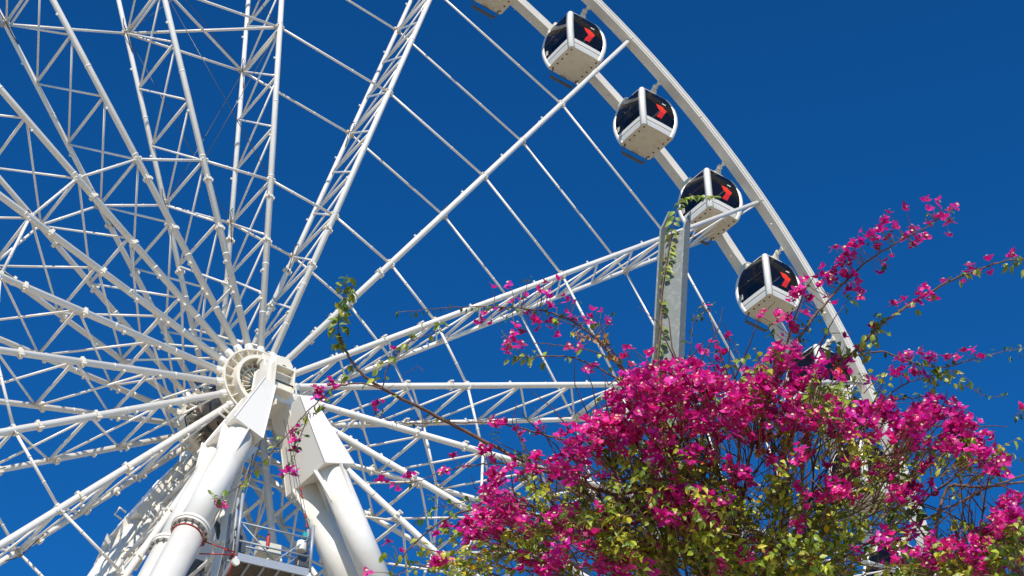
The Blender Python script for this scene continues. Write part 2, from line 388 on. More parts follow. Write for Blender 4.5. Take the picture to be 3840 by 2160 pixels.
def make_gondola():
    root=empty('gondola',(0,0,0))
    body=MB()
    for f in range(4):   # corner posts: rounded L section swept along the bulging profile
        vs=[];fs=[]; sec=[(0,.19),(0,.08),(.024,.024),(.08,0),(.19,0),(.19,.035),(.06,.06),(.035,.19)]
        for z,_ in ZP:
            a=aw(z)+.015
            for p,q in sec:
                x,y=-a+p,-a+q
                for _k in range(f): x,y=-y,x
                vs.append((x,y,z))
        n=len(sec)
        for i in range(len(ZP)-1):
            for j in range(n): fs.append((i*n+j,i*n+(j+1)%n,(i+1)*n+(j+1)%n,(i+1)*n+j))
        body.add(vs,fs,True)
        strip(body,[-1.97,-2.04,-2.115],f,.10,.10,.006); strip(body,[-2.14,-2.2,-2.26,-2.33],f,.10,.10,.006)
        strip(body,[-.36,-.42],f,.10,.10,.004)
        strip(body,[-1.96,-2.2,-2.33],f,.10,.10,-.05)
    bo=body.build('body','white',root)
    groove=MB()
    for f in range(4): strip(groove,[-2.108,-2.148],f,.16,.16,-.006)
    groove.build('trim_line','dark',bo)
    fl=MB(); a=.712; fl.add([(-a+.05,-a,-2.335),(a-.05,-a,-2.335),(a,-a+.05,-2.335),(a,a-.05,-2.335),(a-.05,a,-2.335),(-a+.05,a,-2.335),(-a,a-.05,-2.335),(-a,-a+.05,-2.335)],[(7,6,5,4,3,2,1,0)])
    fl.add([(-a+.03,-a+.03,-2.26),(a-.03,-a+.03,-2.26),(a-.03,a-.03,-2.26),(-a+.03,a-.03,-2.26)],[(0,1,2,3)])
    fo=fl.build('floor','floor',root)
    bt=MB()
    for x in(-.57,.57):
        for i in range(5):
            bt=MB(); bt.tube([(x,-.56+.28*i,-2.36),(x,-.56+.28*i,-2.33)],.030,8); bt.build('bolt','bolt',fo)
    st=MB()
    for sx_ in(-1,1): st.tube([(sx_*.53,.60,-2.33),(sx_*.53,.78,-2.50),(sx_*.46,.83,-2.53)],.026,8)
    st.box((0,.83,-2.53),.98,.11,.065); st.box((0,.70,-2.37),.3,.03,.03)
    st.build('step','darkmetal',root,bevel=.01)
    zs=[z for z,_ in ZP if -1.97<z<=-.42]; zs=[-.42]+zs[1:]+[-1.97]
    for f in range(4):
        w=MB(); strip(w,zs,f,.15,.15,-.004); wo=w.build('window','glass',root)
        if f==0:
            lg=MB()
            def face(pts,eps):
                vs=[]
                for x,z in pts: vs.append((x,-(aw(z)+.012*(1-(x/.75)**2)+eps),z))
                return vs
            ox,oz=-.20,-1.20
            up=[(0,.02),(.27,.05),(.50,-.10),(.40,-.26),(.19,-.26),(.075,-.17)]
            lo2=[(.19,-.26),(.40,-.26),(.245,-.62),(.0,-.62)]
            lo2=[(.40,-.26),(.235,-.60),(.0,-.60),(.19,-.26)]
            def fan(pts):
                # densify so that the vinyl follows the bulge
                pts=[(x*1.02,z*1.02) for x,z in pts]; vs=face([(ox+x,oz+z) for x,z in pts],.012); cx=sum(p[0] for p in pts)/len(pts); cz=sum(p[1] for p in pts)/len(pts)
                c=face([(ox+cx,oz+cz)],.013); n=len(pts); return vs+c,[(i,(i+1)%n,n) for i in range(n)]
            v,f_=fan(up); lg.add(v,f_); lg.mi=1; v,f_=fan(lo2); lg.add(v,f_)
            lg.build('number_seven_logo',['logo','logo2'],wo)
            sl=MB(); sl.box((.22,-(aw(-1.0)+.016),-.96),.16,.01,.045); sl.build('sticker','cream',wo)
        if f==3:
            sl=MB()
            for i in range(3): sl.box((-(aw(-1.75)+.010),.50+.05*i,-1.75),.008,.022,.26)
            sl.build('sticker','cream',wo)
            dl=MB(); dl.box((-(aw(-1.35)+.005),0,-1.33),.03,1.2,.035); dl.ball((-(aw(-1.3)+.02),.1,-1.30),.045,8); dl.build('door_rail','dark',wo)
        if f==1:
            dl=MB(); dl.box(((aw(-1.35)+.005),0,-1.33),.03,1.2,.035); dl.build('door_rail','dark',wo)
    it=MB()
    for sx in(-1,1): it.box((sx*.44,0,-1.88),.34,1.0,.10); it.box((sx*.62,0,-1.6),.08,1.0,.5)
    it.build('seat','seat',root,bevel=.03)
    pole=MB(); pole.tube([(0,0,-2.26),(0,0,-.4)],.03,10); pole.box((0,0,-1.5),.3,.3,.04); pole.build('centre_table','darkmetal',root)
    rf=MB(); rings=[(.665,-.355),(.61,-.31),(.44,-.275),(.17,-.26)]
    vs=[];fs=[]
    for a,z in rings:
        c=a*.12
        vs+=[(-a+c,-a,z),(a-c,-a,z),(a,-a+c,z),(a,a-c,z),(a-c,a,z),(-a+c,a,z),(-a,a-c,z),(-a,-a+c,z)]
    for i in range(3):
        for j in range(8): fs.append((i*8+j,i*8+(j+1)%8,i*8+8+(j+1)%8,i*8+8+j))
    fs.append(tuple(range(24,32))); rf.add(vs,fs)
    rf.add([(-.65,-.65,-.40),(.65,-.65,-.40),(.65,.65,-.40),(-.65,.65,-.40)],[(3,2,1,0)])
    ro=rf.build('roof','white',root)
    ac=MB(); ac.hexa([(-.66,.28,-.30),(-.26,.28,-.28),(-.26,.80,-.28),(-.66,.80,-.30)],[(-.60,.34,-.02),(-.30,.34,.02),(-.30,.74,.02),(-.60,.74,-.02)])
    ac.build('air_conditioner','box',ro,bevel=.03)
    hg=MB()
    for s_ in(-1,1):
        hg.box((0,s_*.52,-.25),.42,.12,.10); fl=lambda q:q[::(1 if s_>0 else -1)]
        hg.hexa(fl([(-.15,s_*.50,-.26),(.15,s_*.50,-.26),(.15,s_*.58,-.26),(-.15,s_*.58,-.26)]),fl([(-.06,s_*.64,.08),(.06,s_*.64,.08),(.06,s_*.71,.08),(-.06,s_*.71,.08)]))
        hg.tube([(0,s_*.60,0),(0,s_*.97,0)],.05,14); hg.tube([(0,s_*.66,0),(0,s_*.76,0)],.105,16)
        hg.tube([(.16,s_*.50,-.27),(.50,s_*.45,-.33)],.03,8); hg.tube([(-.16,s_*.50,-.27),(-.50,s_*.45,-.33)],.03,8)
    hg.tube([(0,-.60,.0),(0,.60,.0)],.035,12)
    hg.build('hanger','cream',root,bevel=.01)
    return root
def copy_tree(o,parent=None):
    kids=[x for x in bpy.data.objects if x.parent==o]
    c=o.copy(); COL.objects.link(c); c.parent=parent
    for k in kids: copy_tree(k,c)
    return c
g0=make_gondola()
glabels=[
 ('white gondola cut off by the top edge, only its floor and step showing',5),
 ('white gondola with red seven, the highest of those seen whole',4),
 ('white gondola with red seven, second whole one from the top, clear sky all round it',3),
 ('white gondola with red seven behind the vine tip curling over the steel post',2),
 ('white gondola with red seven just above the bush, pink blossoms over its right corner',1),
 ('white gondola half hidden by blossoms where the rim dips behind the bush',0),
 ('white gondola behind the right crown of the bush, patches showing through',-1),
 ('lowest white gondola, glimpsed through the bush near the bottom edge of the photo',-2)]
for i,(lb,n) in enumerate(glabels):
    o=g0 if i==0 else copy_tree(g0)
    o.location=P(RIM,TH0+STEP/4+n*STEP/2,0)+Vector((0,0,H)); tag(o,lb,'gondola','gondolas hanging along the wheel rim')
# fixed brackets on the rims belong to the wheel
for n in range(42):
    m=MB()
    a=TH0+STEP/4+n*STEP/2
    for s_ in(-1,1):
        p=P(RIM,a,s_*.97); t=P(1,a+90,0); rr=P(1,a,0)
        m.box(P(RIM,a,s_*.965),.18,.06,.16,rr,(0,1,0),t)
    m.build('pivot_bracket','cream',wheel)
# ------------------------------------------------------------------ suspended work platform
def platform():
    o=Vector((-1.48,-4.0,H-7.16)); ex=Vector((1.71,-.35,0)); Lx=ex.length; ex.normalize(); ey=Vector((-ex.y,ex.x,0)); ez=Vector((0,0,1))
    def q(x,y,z): return o+ex*x+ey*y+ez*z
    T=empty('work_platform',o); inv=Vector(o)
    def b(mb,name,mt,par,bev=0):
        mb.v=[tuple(Vector(v)-inv) for v in mb.v]; return mb.build(name,mt,par,bev)
    tag(T,'galvanised steel work platform with railings slung between the two front legs','work platform')
    D=.95
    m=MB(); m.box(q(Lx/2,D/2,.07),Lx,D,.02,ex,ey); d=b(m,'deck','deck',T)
    m=MB()
    m.box(q(Lx/2,0,.08),Lx+.06,.04,.20,ex,ey); m.box(q(Lx/2,D,.08),Lx+.06,.04,.20,ex,ey); m.box(q(0,D/2,.08),.04,D,.16,ex,ey); m.box(q(Lx,D/2,.08),.04,D,.16,ex,ey)
    for i in range(1,5): m.box(q(Lx*i/5,D/2,.035),.05,D-.05,.05,ex,ey)
    b(m,'edge_beam','steel',T)
    m=MB(); r=.024
    for y in(0,D):
        for z in(.50,.98): m.tube([q(0,y,z),q(Lx,y,z)],r,8)
        for x in(0,Lx): m.tube([q(x,y,.1),q(x,y,1.05)],r+.012,8)
        m.tube([q(.08,y,.95),q(Lx*.52,y,.18)],.018,8); m.tube([q(Lx-.1,y,.95),q(Lx*.52,y,.18)],.018,8)
    for x in(0,Lx):
        for z in(.50,.98): m.tube([q(x,0,z),q(x,D,z)],r,8)
    b(m,'railing','steel',T)
    for x in(0,Lx):
        m=MB(); h=1.75 if x==0 else 1.35
        for y in((0,D) if x==0 else (0,D*.8)): m.tube([q(x,y,.1),q(x,y,h)],.040,8)
        m.tube([q(x,0,h-.1),q(x,D*.8,h-.25)],.025,8); m.tube([q(x,D*.4,.3),q(x,D*.4,h+.1)],.035,8)
        m.box(q(x+.02,D*.5,.75),.10,.16,.42,ex,ey)
        mo=b(m,'hoist_mast','steel' ,T)
        m=MB(); m.box(q(x-.10*(1 if x else -1),D*.35,.45),.30,.30,.40,ex,ey); m.box(q(x-.06*(1 if x else -1),D*.4,.9),.14,.2,.3,ex,ey); m.tube([q(x-.1*(1 if x else -1),D*.35,.62),q(x-.1*(1 if x else -1),D*.35,.82)],.10,14); b(m,'hoist_motor','darkmetal',mo,.02)
        if x: 
            m=MB(); m.tube([q(x-.22,.1,.66),q(x-.22,.1,.9)],.12,16); b(m,'hoist_cover','white',mo,.01)
    m=MB()
    for x,ax in((0,-.3),(Lx,.25)):
        top=Vector((ax,-2.3,H-1.6)); m.tube([q(x,D*.4,1.3),top],.012,6); m.tube([q(x+.06,D*.4,1.3),top+Vector((.1,0,0))],.010,6)
    b(m,'suspension_cable','darkmetal',T)
    m=MB()
    c=q(Lx,D*.4,1.3); t2=Vector((.25,-2.6,H-1.6)); dr=(t2-c).normalized()
    for k,(l,rr) in enumerate(((.25,.016),(.6,.018),(1.3,.02),(1.55,.018))): m.tube([c+dr*l,c+dr*(l+.14)],rr,8)
    b(m,'rope_grab','red',T)
    m=MB(); m.box(q(Lx-.1,D*.3,1.2),.10,.1,.16,ex,ey); b(m,'limit_switch','teal',T)
    for x in(0.0,Lx):
        m=MB(); m.lathe([(.0,-.03),(.09,-.03),(.09,.03),(.0,.03)],20,c=q(x,-.03,-.08)); m.box(q(x,-.02,.0),.04,.03,.12,ex,ey); b(m,'castor_wheel','white',T)
    # loose things
    m=MB(); c=q(Lx*.42,.10,.52); m.tube([c,c+ez*.06,c+ez*.30,c+ez*.36],[.03,.045,.045,.02],12); m.tube([c+ez*.36,c+ez*.42],.02,8)
    tag(m.build('fire_extinguisher','red'),'small red cylinder hanging on the work platform railing','extinguisher')
    m=MB(); m.box(q(Lx*.62,D+.35,1.22),.55,.36,.26,ex,ey); m.tube([q(Lx*.62,D+.3,1.1),q(Lx*.62,D+.3,.1)],.035,8)
    tag(m.build('control_box','box',bevel=.01),'cream metal control box standing behind the work platform railing','control box')
    m=MB(); A=Vector((-.13,-2.43,H)); F=Vector((-11.05,-8.68,0)); u=(F-A).normalized(); c=A+u*7.52; a=u.orthogonal().normalized(); b_=u.cross(a)
    ring=[c+(a*math.cos(2*PI*k/32)+b_*math.sin(2*PI*k/32))*.365 for k in range(33)]
    m.tube(ring,.015,6,cap=False)
    e=q(-.02,0,.12); m.tube([c+Vector((.36,-.05,0)),e+ez*.06],.016,6); m.tube([c+Vector((.36,.05,-.28)),e],.016,6); m.tube([e+ez*.06,e+Vector((-.02,.2,-.5))],.022,6); m.ball(e,.04); m.ball(e+Vector((-.25,0,.03)),.03)
    tag(m.build('ratchet_strap','red'),'red webbing strap round the front left leg, tied to the work platform','strap')
platform()
# ------------------------------------------------------------------ arbour post
def post():
    D0=10.2
    T=empty('arbour_post',(U(1692,590,D0).x,U(1692,590,D0).y,0)); T0=T.location.copy()
    fwd=Vector((CAM.x-T0.x,CAM.y-T0.y,0)).normalized(); sd=Vector((-fwd.y,fwd.x,0))   # sd = to the camera's right
    if sd.dot(M2T@Vector((1,0,0)))<0: sd=-sd
    tw=-.36; f2=(fwd*math.cos(tw)+sd*math.sin(tw)); s2=(sd*math.cos(tw)-fwd*math.sin(tw))
    tag(T,'curved galvanised steel channel post rising out of the pink bush with a vine on it','post')
    top=min((abs(proj((T0.x,T0.y,z/200))[1]-578),z/200) for z in range(800,2400))[1]
    def ctr(z):   # gentle outward curve
        k=(z-(top-1.6))/1.6; return T0+s2*(.012*k*k*(1 if z<top-1.6 else .6)-.088*(top-z)-.0)+f2*(-.03*min(k,1.3)**2)+Vector((0,0,z))
    n=26; zs=[.0]+[top-3.2+3.2*i/n for i in range(n+1)]
    def sheet(mb,off0,off1,y0,y1,ztop,extra=0,taper=False):
        zz=[z for z in zs if z<ztop-.02]+[ztop]; vs=[];fs=[]
        for z in zz:
            c=ctr(z); yy=y1
            if taper and z>top-.02: yy=y0+(y1-y0)*(1-.93*(z-top)/max(.01,ztop-top))
            for x,y in((off0,y0),(off1,y0),(off1,yy),(off0,yy)): vs.append(c+s2*x+f2*y-T0)
        for i in range(len(zz)-1):
            for j in range(4): fs.append((i*4+j,i*4+(j+1)%4,(i+1)*4+(j+1)%4,(i+1)*4+j))
        k=(len(zz)-1)*4; fs.append((k,k+1,k+2,k+3)); mb.add(vs,fs)
    zs_ext=[top+.05*i for i in range(1,9)]
    m=MB(); sheet(m,-.062,.062,-.005,.005,top); m.build('web','post',T)
    zs.extend(zs_ext)
    m=MB(); sheet(m,-.072,-.062,-.04,.060,top+.215,taper=True); m.build('flange','post',T)
    m=MB(); sheet(m,.062,.072,-.04,.035,top+.165,taper=True); m.build('flange','post',T)
    return T0,f2,s2,top,ctr
PT,PF,PS,PTOP,pctr=post()
# ------------------------------------------------------------------ bougainvillea
def rv(): 
    while True:
        v=Vector((random.uniform(-1,1),random.uniform(-1,1),random.uniform(-1,1)))
        if .05<v.length<1: return v.normalized()
GREENS=[(.40,.48,.035),(.26,.37,.03),(.50,.56,.045),(.15,.24,.022),(.33,.44,.03),(.60,.58,.06),(.20,.30,.03)]
def greens():
    r=random.random()
    if r<.045: return (.70,.52,.03)
    c=random.choice(GREENS); k=random.uniform(.8,1.2); return (c[0]*k,c[1]*k,c[2]*k)
PINKS=[(.72,.008,.29),(.82,.016,.34),(.62,.006,.24),(.70,.012,.41),(.86,.024,.27),(.40,.003,.13),(.90,.045,.42),(.60,.005,.24)]
def pinks(): c=random.choice(PINKS); k=random.uniform(.85,1.12); return (c[0]*k,c[1]*k,c[2]*k)
def leaf(mb,p,d,nrm,L,w,tint,curl=.25):
    d=d.normalized(); s=d.cross(nrm); s=s.normalized() if s.length>1e-4 else d.orthogonal().normalized(); n=s.cross(d)
    f=.18*L
    pts=[p,p+d*L*.22+s*w*.72+n*f*.5,p+d*L*.5+s*w+n*f*.6-n*curl*L*.1,p+d*L*.8+s*w*.5-n*curl*L*.3+n*f*.3,p+d*L-n*curl*L*.6,
         p+d*L*.8-s*w*.5-n*curl*L*.3+n*f*.3,p+d*L*.5-s*w+n*f*.6-n*curl*L*.1,p+d*L*.22-s*w*.72+n*f*.5,p+d*L*.25,p+d*L*.52-n*curl*L*.12,p+d*L*.8-n*curl*L*.35]
    mb.add(pts,[(0,1,8),(1,2,9,8),(2,3,10,9),(3,4,10),(4,5,10),(5,6,9,10),(6,7,8,9),(7,0,8)],True,tint)
def flower(mb,ctr,p,ax,s,tint):
    ax=ax.normalized(); a=ax.orthogonal().normalized(); b=ax.cross(a); q0=random.uniform(0,6.28)
    op=random.uniform(.35,1.0)
    for k in range(3):
        q=q0+k*2.094+random.uniform(-.15,.15); o=a*math.cos(q)+b*math.sin(q)
        d=(ax*(1.15-op)+o*(op+.25)).normalized(); kk=random.uniform(.85,1.15); t=(tint[0]*kk,tint[1]*kk,tint[2]*kk)
        leaf(mb,p,d,(ax-o*.5),s*random.uniform(.9,1.1),s*.40,t,curl=random.uniform(-.3,.3))
    if ctr is not None and op>.6:
        c=p+ax*s*.62; ctr.tube([p+ax*s*.05,c],.0016,4,cap=False,tint=(.5,.15,.15))
        n=6; vs=[c]; vs+=[c+(a*math.cos(j*PI/3)+b*math.sin(j*PI/3))*.0068+ax*.001 for j in range(6)]
        ctr.add(vs,[(0,1+j,1+(j+1)%6) for j in range(6)],False,(.85,.72,.42))
TOCAM=None
def facing(p):
    "blossoms and leaves turn towards the light"
    v=rv()*.85+SUN*.95+Vector((0,0,.15)); return v.normalized()
def spline(pts,n):
    out=[];m=len(pts)
    for i in range(m-1):
        p0=pts[max(i-1,0)];p1=pts[i];p2=pts[i+1];p3=pts[min(i+2,m-1)]
        for j in range(n):
            t=j/n; out.append(.5*((2*p1)+(p2-p0)*t+(2*p0-5*p1+4*p2-p3)*t*t+(3*p1-p0-3*p2+p3)*t**3))
    out.append(pts[-1]); return out
def sub(mb,base): mb.v=[tuple(Vector(v)-base) for v in mb.v]; return mb
SC=1.0
def cluster(fl,ct,p,n,spread=.03,s=.030,tw=None,root=None):
    for _ in range(n):
        q=p+rv()*spread*random.uniform(.3,1.1); flower(fl,ct,q,facing(q),s*random.uniform(.8,1.2),pinks())
    if tw is not None and root is not None: tw.tube([root,(root+p)/2+rv()*.02,p],[.0022,.0018,.0012],4,cap=False)
def spray(parent,base,pts,depths,r0,r1,leaves=0,flowers=0,leafL=.04,fspots=(),lspots=(),thorns=True,mat_='bark',side=.05,tcol=None,green=greens):
    "one long arching branch with its leaves and blossoms"
    P3=[U(x,y,d) for (x,y),d in zip(pts,depths)]
    c=spline(P3,7); N=len(c)
    for i in range(1,N-1): c[i]=c[i]+rv()*.003
    m=MB(); m.tube(c,[r0+(r1-r0)*i/(N-1) for i in range(N)],7)
    if thorns:
        for i in range(1,N-1,2):
            t=(c[i+1]-c[i]).cross(rv()).normalized(); m.tube([c[i],c[i]+t*random.uniform(.010,.022)],[.0016,.0003],4,cap=False)
    lf=MB(); fl=MB(); ct=MB(); tw=MB()
    acc=0
    for i in range(N-1):
        seg=(c[i+1]-c[i]); l=seg.length
        acc+=l*leaves
        while acc>1:
            acc-=1; p=c[i]+seg*random.random(); o=seg.cross(rv()).normalized()
            if random.random()<.35:
                q=p+o*random.uniform(.02,side*1.4)+seg.normalized()*random.uniform(0,.04); tw.tube([p,q],[.0016,.001],4,cap=False)
                for _ in range(random.randint(2,4)): d=(rv()*.6+o*.5+Vector((0,0,-.45))); leaf(lf,q+rv()*.006,d,facing(q),leafL*random.uniform(.55,1.1),leafL*.27,green(),random.uniform(0,.8))
            else:
                d=(o*.8+seg.normalized()*.35+Vector((0,0,-.55))); leaf(lf,p+o*.004,d,facing(p),leafL*random.uniform(.6,1.2),leafL*.28,green(),random.uniform(0,.8))
    k=int(flowers)
    for _ in range(k):
        i=random.randrange(N//6,N-1); p=c[i]; o=(c[i+1]-c[i]).cross(rv()).normalized(); q=p+o*random.uniform(.01,side)
        cluster(fl,ct,q,random.randint(1,3),.016,.032,tw,p)
    for (x,y,n) in fspots:
        # nearest point of the branch gives the depth and the stalk
        best=min(range(N),key=lambda i:(proj(c[i])[0]-x)**2+(proj(c[i])[1]-y)**2); dep=proj(c[best])[2]
        q=U(x,y,dep+random.uniform(-.05,.05)); cluster(fl,ct,q,n,.012+.008*math.sqrt(n),.030,tw,c[best])
    for (x,y,n) in lspots:
        best=min(range(N),key=lambda i:(proj(c[i])[0]-x)**2+(proj(c[i])[1]-y)**2); dep=proj(c[best])[2]
        q=U(x,y,dep+random.uniform(-.05,.05)); tw.tube([c[best],q],[.002,.001],4,cap=False)
        for _ in range(n): leaf(lf,q+rv()*.028,rv()*.7+Vector((0,0,-.7)),facing(q),leafL*random.uniform(.7,1.2),leafL*.28,green(),random.uniform(0,.8))
    bo=sub(m,base).build('branch',mat_,parent)
    if tw.v: tag(sub(tw,base).build('twigs','twig',bo),kind='stuff')
    if lf.v: tag(sub(lf,base).build('leaves','leaf',bo),kind='stuff')
    if fl.v: tag(sub(fl,base).build('blossoms','bract',bo),kind='stuff')
    if ct.v: tag(sub(ct,base).build('flower_centres','bract',bo),kind='stuff')
    return c
def pip(x,y,poly):
    r=False;n=len(poly);j=n-1
    for i in range(n):
        a,b=poly[i],poly[j]
        if (a[1]>y)!=(b[1]>y) and x<(b[0]-a[0])*(y-a[1])/(b[1]-a[1])+a[0]: r=not r
        j=i
    return r
def mass(parent,base,root2d,rootd,fblobs,lblobs,dmin,dmax,ntw,limbs):
    rt=U(root2d[0],root2d[1],rootd)
    lf=MB();fl=MB();ct=MB();tw=MB()
    # limbs fan out from the root
    for (x,y,d) in limbs:
        e=U(x,y,d); mid=rt.lerp(e,.5)+rv()*.08; c=spline([rt,rt.lerp(e,.25)+rv()*.05,mid,rt.lerp(e,.78)+rv()*.05,e],6); N=len(c)
        m=MB(); m.tube([v+rv()*.004 for v in c],[.013-.0105*i/(N-1) for i in range(N)],7)
        for i in range(3,N-1,1):
            for _ in range(2 if i%3==0 else 1):
                dd=((c[i+1]-c[i]).normalized()+rv()*.9).normalized(); q=c[i]; l=random.uniform(.12,.5)
                cc=[q,q+dd*l*.4+rv()*.02,q+dd*l*.75+rv()*.03,q+dd*l+rv()*.03]; m.tube(cc,[.0042,.0034,.0025,.0013],5,cap=False)
        sub(m,base).build('branch','bark',parent)
    for (x,y,rx,ry,n,sz) in fblobs:
        for _ in range(int(n*(.54 if y<1125 else (.95 if sz>1.1 else .52)))):
            a=random.uniform(0,6.283); r=math.sqrt(random.random()); xx,yy=x+rx*r*math.cos(a),y+ry*r*math.sin(a)
            q=U(xx,yy,random.uniform(dmin,dmin+(dmax-dmin)*.5)); k=random.choice((2,3,4,6,9,12))
            cluster(fl,ct,q,k,.018+.010*math.sqrt(k),.033*sz)
            bk=(rt-q).normalized(); tw.tube([q,q+bk*.08+rv()*.02,q+bk*.22+rv()*.04],[.0012,.002,.0028],4,cap=False)
    tot=sum(b[2]*b[3]*b[4] for b in lblobs); spots=[]
    for (x,y,rx,ry,w) in lblobs:
        for _ in range(max(1,int(ntw/6*rx*ry*w/tot))):
            a=random.uniform(0,6.283); r=math.sqrt(random.random()); cx,cy=x+rx*r*math.cos(a),y+ry*r*math.sin(a)
            dc=random.uniform(dmin,dmin+.6*(dmax-dmin)) if random.random()<.65 else random.uniform(dmin,dmax); hu=random.random()
            for _k in range(random.choice((3,5,6,7,9))): spots.append((random.gauss(cx,19),random.gauss(cy,15),dc+random.gauss(0,.07),hu))
    for (xx,yy,dc,hue) in spots:
        if True:
            tip=U(xx,yy,dc); bk=(rt-tip).normalized()
            l=random.uniform(.12,.34); s_=rv(); bk=(bk+rv()*.55).normalized(); c=[tip,tip+bk*l*.35+s_*.025+rv()*.012,tip+bk*l*.7+s_*.03+rv()*.02,tip+bk*l+rv()*.03]
            tw.tube(c,[.0010,.0016,.0022,.0030],4,cap=False)
            cs=spline(c,3)
            for i in range(len(cs)-2):
                if random.random()<.9:
                    p=cs[i]; o=(cs[i+1]-cs[i]).cross(rv()).normalized(); d=o*.7-bk*.35+Vector((0,0,-.45))
                    g_=greens(); g_=(g_[0]*(.72+.5*hue),g_[1]*(.78+.32*hue),g_[2])
                    leaf(lf,p,d,facing(p),.038*random.uniform(.55,1.3),.0125*random.uniform(.8,1.2),g_,random.uniform(0,.9))
    sub(tw,base); sub(lf,base); sub(fl,base); sub(ct,base)
    tag(tw.build('twigs','twig',parent),kind='stuff'); tag(lf.build('leaves','leaf',parent),kind='stuff'); tag(fl.build('blossoms','bract',parent),kind='stuff'); tag(ct.build('flower_centres','bract',parent),kind='stuff')
def trunk(parent,base,root2d,rootd,n):
    rt=U(root2d[0],root2d[1],rootd)
    m=MB()
    for k in range(n):
        g_=Vector((base.x+random.uniform(-.12,.12),base.y+random.uniform(-.12,.12),-.05)); g_.z=-.05
        c=spline([g_,g_.lerp(rt,.3)+rv()*.08,g_.lerp(rt,.65)+rv()*.08,rt],8); m.tube(c,[.05-.032*i/(len(c)-1) for i in range(len(c))],9)
    sub(m,base).build('trunk','bark',parent)
ROOT=(1890,1640); RD=9.0
b0=U(*ROOT,RD); base=Vector((b0.x+.1,b0.y+.1,0))
bush=empty('bougainvillea',base)
tag(bush,'large bougainvillea bush with magenta blossoms and long arching sprays in front of the wheel','bush')
trunk(bush,base,ROOT,RD,4)
FB=[(1690,950,125,50,95,1.0),(1610,1000,75,50,52,1.0),(1800,1000,130,58,90,1.0),(1940,960,80,50,52,1),(1975,885,30,40,15,1),(1890,1065,150,48,74,1),(1650,1075,140,50,80,1),(1500,1110,95,48,48,1),
 (1410,1170,80,42,34,1),(1320,1195,50,25,9,1),(2045,925,35,28,10,1),(2090,1050,90,45,44,1),(2230,1065,105,45,60,1),(2350,1085,95,42,50,1),(2365,1020,30,26,14,1),(2430,1120,60,36,28,1),(2490,1165,45,34,16,1),
 (1725,1285,72,55,62,1.15),(1640,1240,35,35,9,1),(1240,1235,45,48,26,1),(1215,1330,50,30,10,1),(1310,1290,75,30,26,1),(1430,1310,60,35,20,1),(1550,1300,60,35,16,1),(1165,1335,30,18,7,1),(2125,1230,34,20,10,1.1),
 (2290,1250,40,34,14,1),(1480,1360,60,25,12,1),(1350,1425,70,26,18,1),(1520,1425,60,26,16,1),(1640,1400,40,30,8,1),(2000,1130,80,40,16,1),(1750,1150,120,40,20,1),(1860,1180,60,30,8,1),(2200,1160,90,30,14,1),(1080,1410,40,20,4,1),(2240,1350,40,20,6,1)]
FB+=[(2085,925,40,40,9,1),(1850,1250,260,100,44,.85),(1450,1260,180,110,34,.85),(2200,1220,180,70,26,.85),(1300,1340,170,80,34,.85),(1700,1400,400,45,34,.85),(2200,1400,200,50,16,.85)]
LB=[(1900,1310,300,150,1.15),(1600,1250,200,170,.7),(1400,1300,180,140,.6),(1250,1370,170,80,.6),(2130,1180,200,90,.5),(2180,1330,110,90,.45),(2350,1120,150,60,.5),(1700,1060,220,90,.50),(2000,1010,170,90,.50),
 (1900,1405,380,50,1.0),(1130,1400,90,50,.4),(1330,1180,110,70,.4),(2150,950,60,50,.3),(1970,880,60,50,.15),(2480,1150,50,50,.35),(1500,1110,120,60,.35)]
limbs=[(1560,960,8.6),(1700,900,8.4),(1850,930,8.8),(1980,860,8.5),(2080,960,9.0),(2200,1030,8.7),(2360,1060,8.8),(2470,1150,8.6),(1480,1080,8.5),(1400,1160,8.8),(1300,1180,8.4),(1230,1240,8.6),(1200,1330,8.9),
 (1500,1230,8.3),(1620,1150,8.9),(1750,1120,8.6),(1900,1060,8.4),(2050,1120,8.5),(2150,1150,8.3),(2060,1250,8.7),(1560,1180,8.2),(1700,1230,8.2),(1990,1200,8.1),(1450,1200,8.2),(1120,1390,8.6),(1300,1400,8.4),(1380,1290,8.6),(1800,1000,8.6),(1650,1020,8.5)]
mass(bush,base,ROOT,RD,FB,LB,7.9,9.4,1080,limbs)
def sp_(pts,ds,**k):
    if not isinstance(ds,(list,tuple)): ds=[ds+.25*math.sin(i*1.3+pts[0][0]) *.3 for i in range(len(pts))]
    return spray(bush,base,pts,ds,k.pop('r0',.007),k.pop('r1',.002),**k)
dark=lambda:(random.choice([(.06,.12,.025),(.10,.17,.03),(.08,.14,.03)]))
lime=lambda:(random.choice([(.30,.36,.05),(.22,.30,.04),(.38,.38,.05),(.16,.25,.04)]))
# long dark stem to the upper left, its side shoots
sp_([(1700,1330),(1530,1240),(1370,1185),(1210,1105),(1080,1038),(965,978),(905,935),(868,880),(850,840)],8.5,r0=.012,r1=.005,leaves=4,fspots=[(1290,1160,3)])
sp_([(868,880),(850,820),(862,760),(872,715)],8.5,r0=.0035,r1=.001,leaves=95,leafL=.058,green=lime,side=.02)
sp_([(965,978),(900,965),(845,975),(800,1010),(760,1050),(700,1120),(640,1185),(590,1232),(540,1262)],8.4,r0=.0045,r1=.0012,leaves=14,leafL=.045,fspots=[(805,985,5),(830,960,3),(795,1000,3),(835,975,2),(565,1268,2),(540,1256,1),(560,1275,1),(862,965,1)],lspots=[(815,1010,5),(950,940,4),(575,1240,3)],side=.03)
sp_([(778,1035),(765,1070),(752,1110),(742,1150),(728,1190)],8.35,r0=.0025,r1=.001,leaves=40,leafL=.026,fspots=[(748,1082,3),(740,1108,3),(743,1130,3),(718,1190,4),(745,1195,3),(728,1186,2)],green=dark,side=.015)
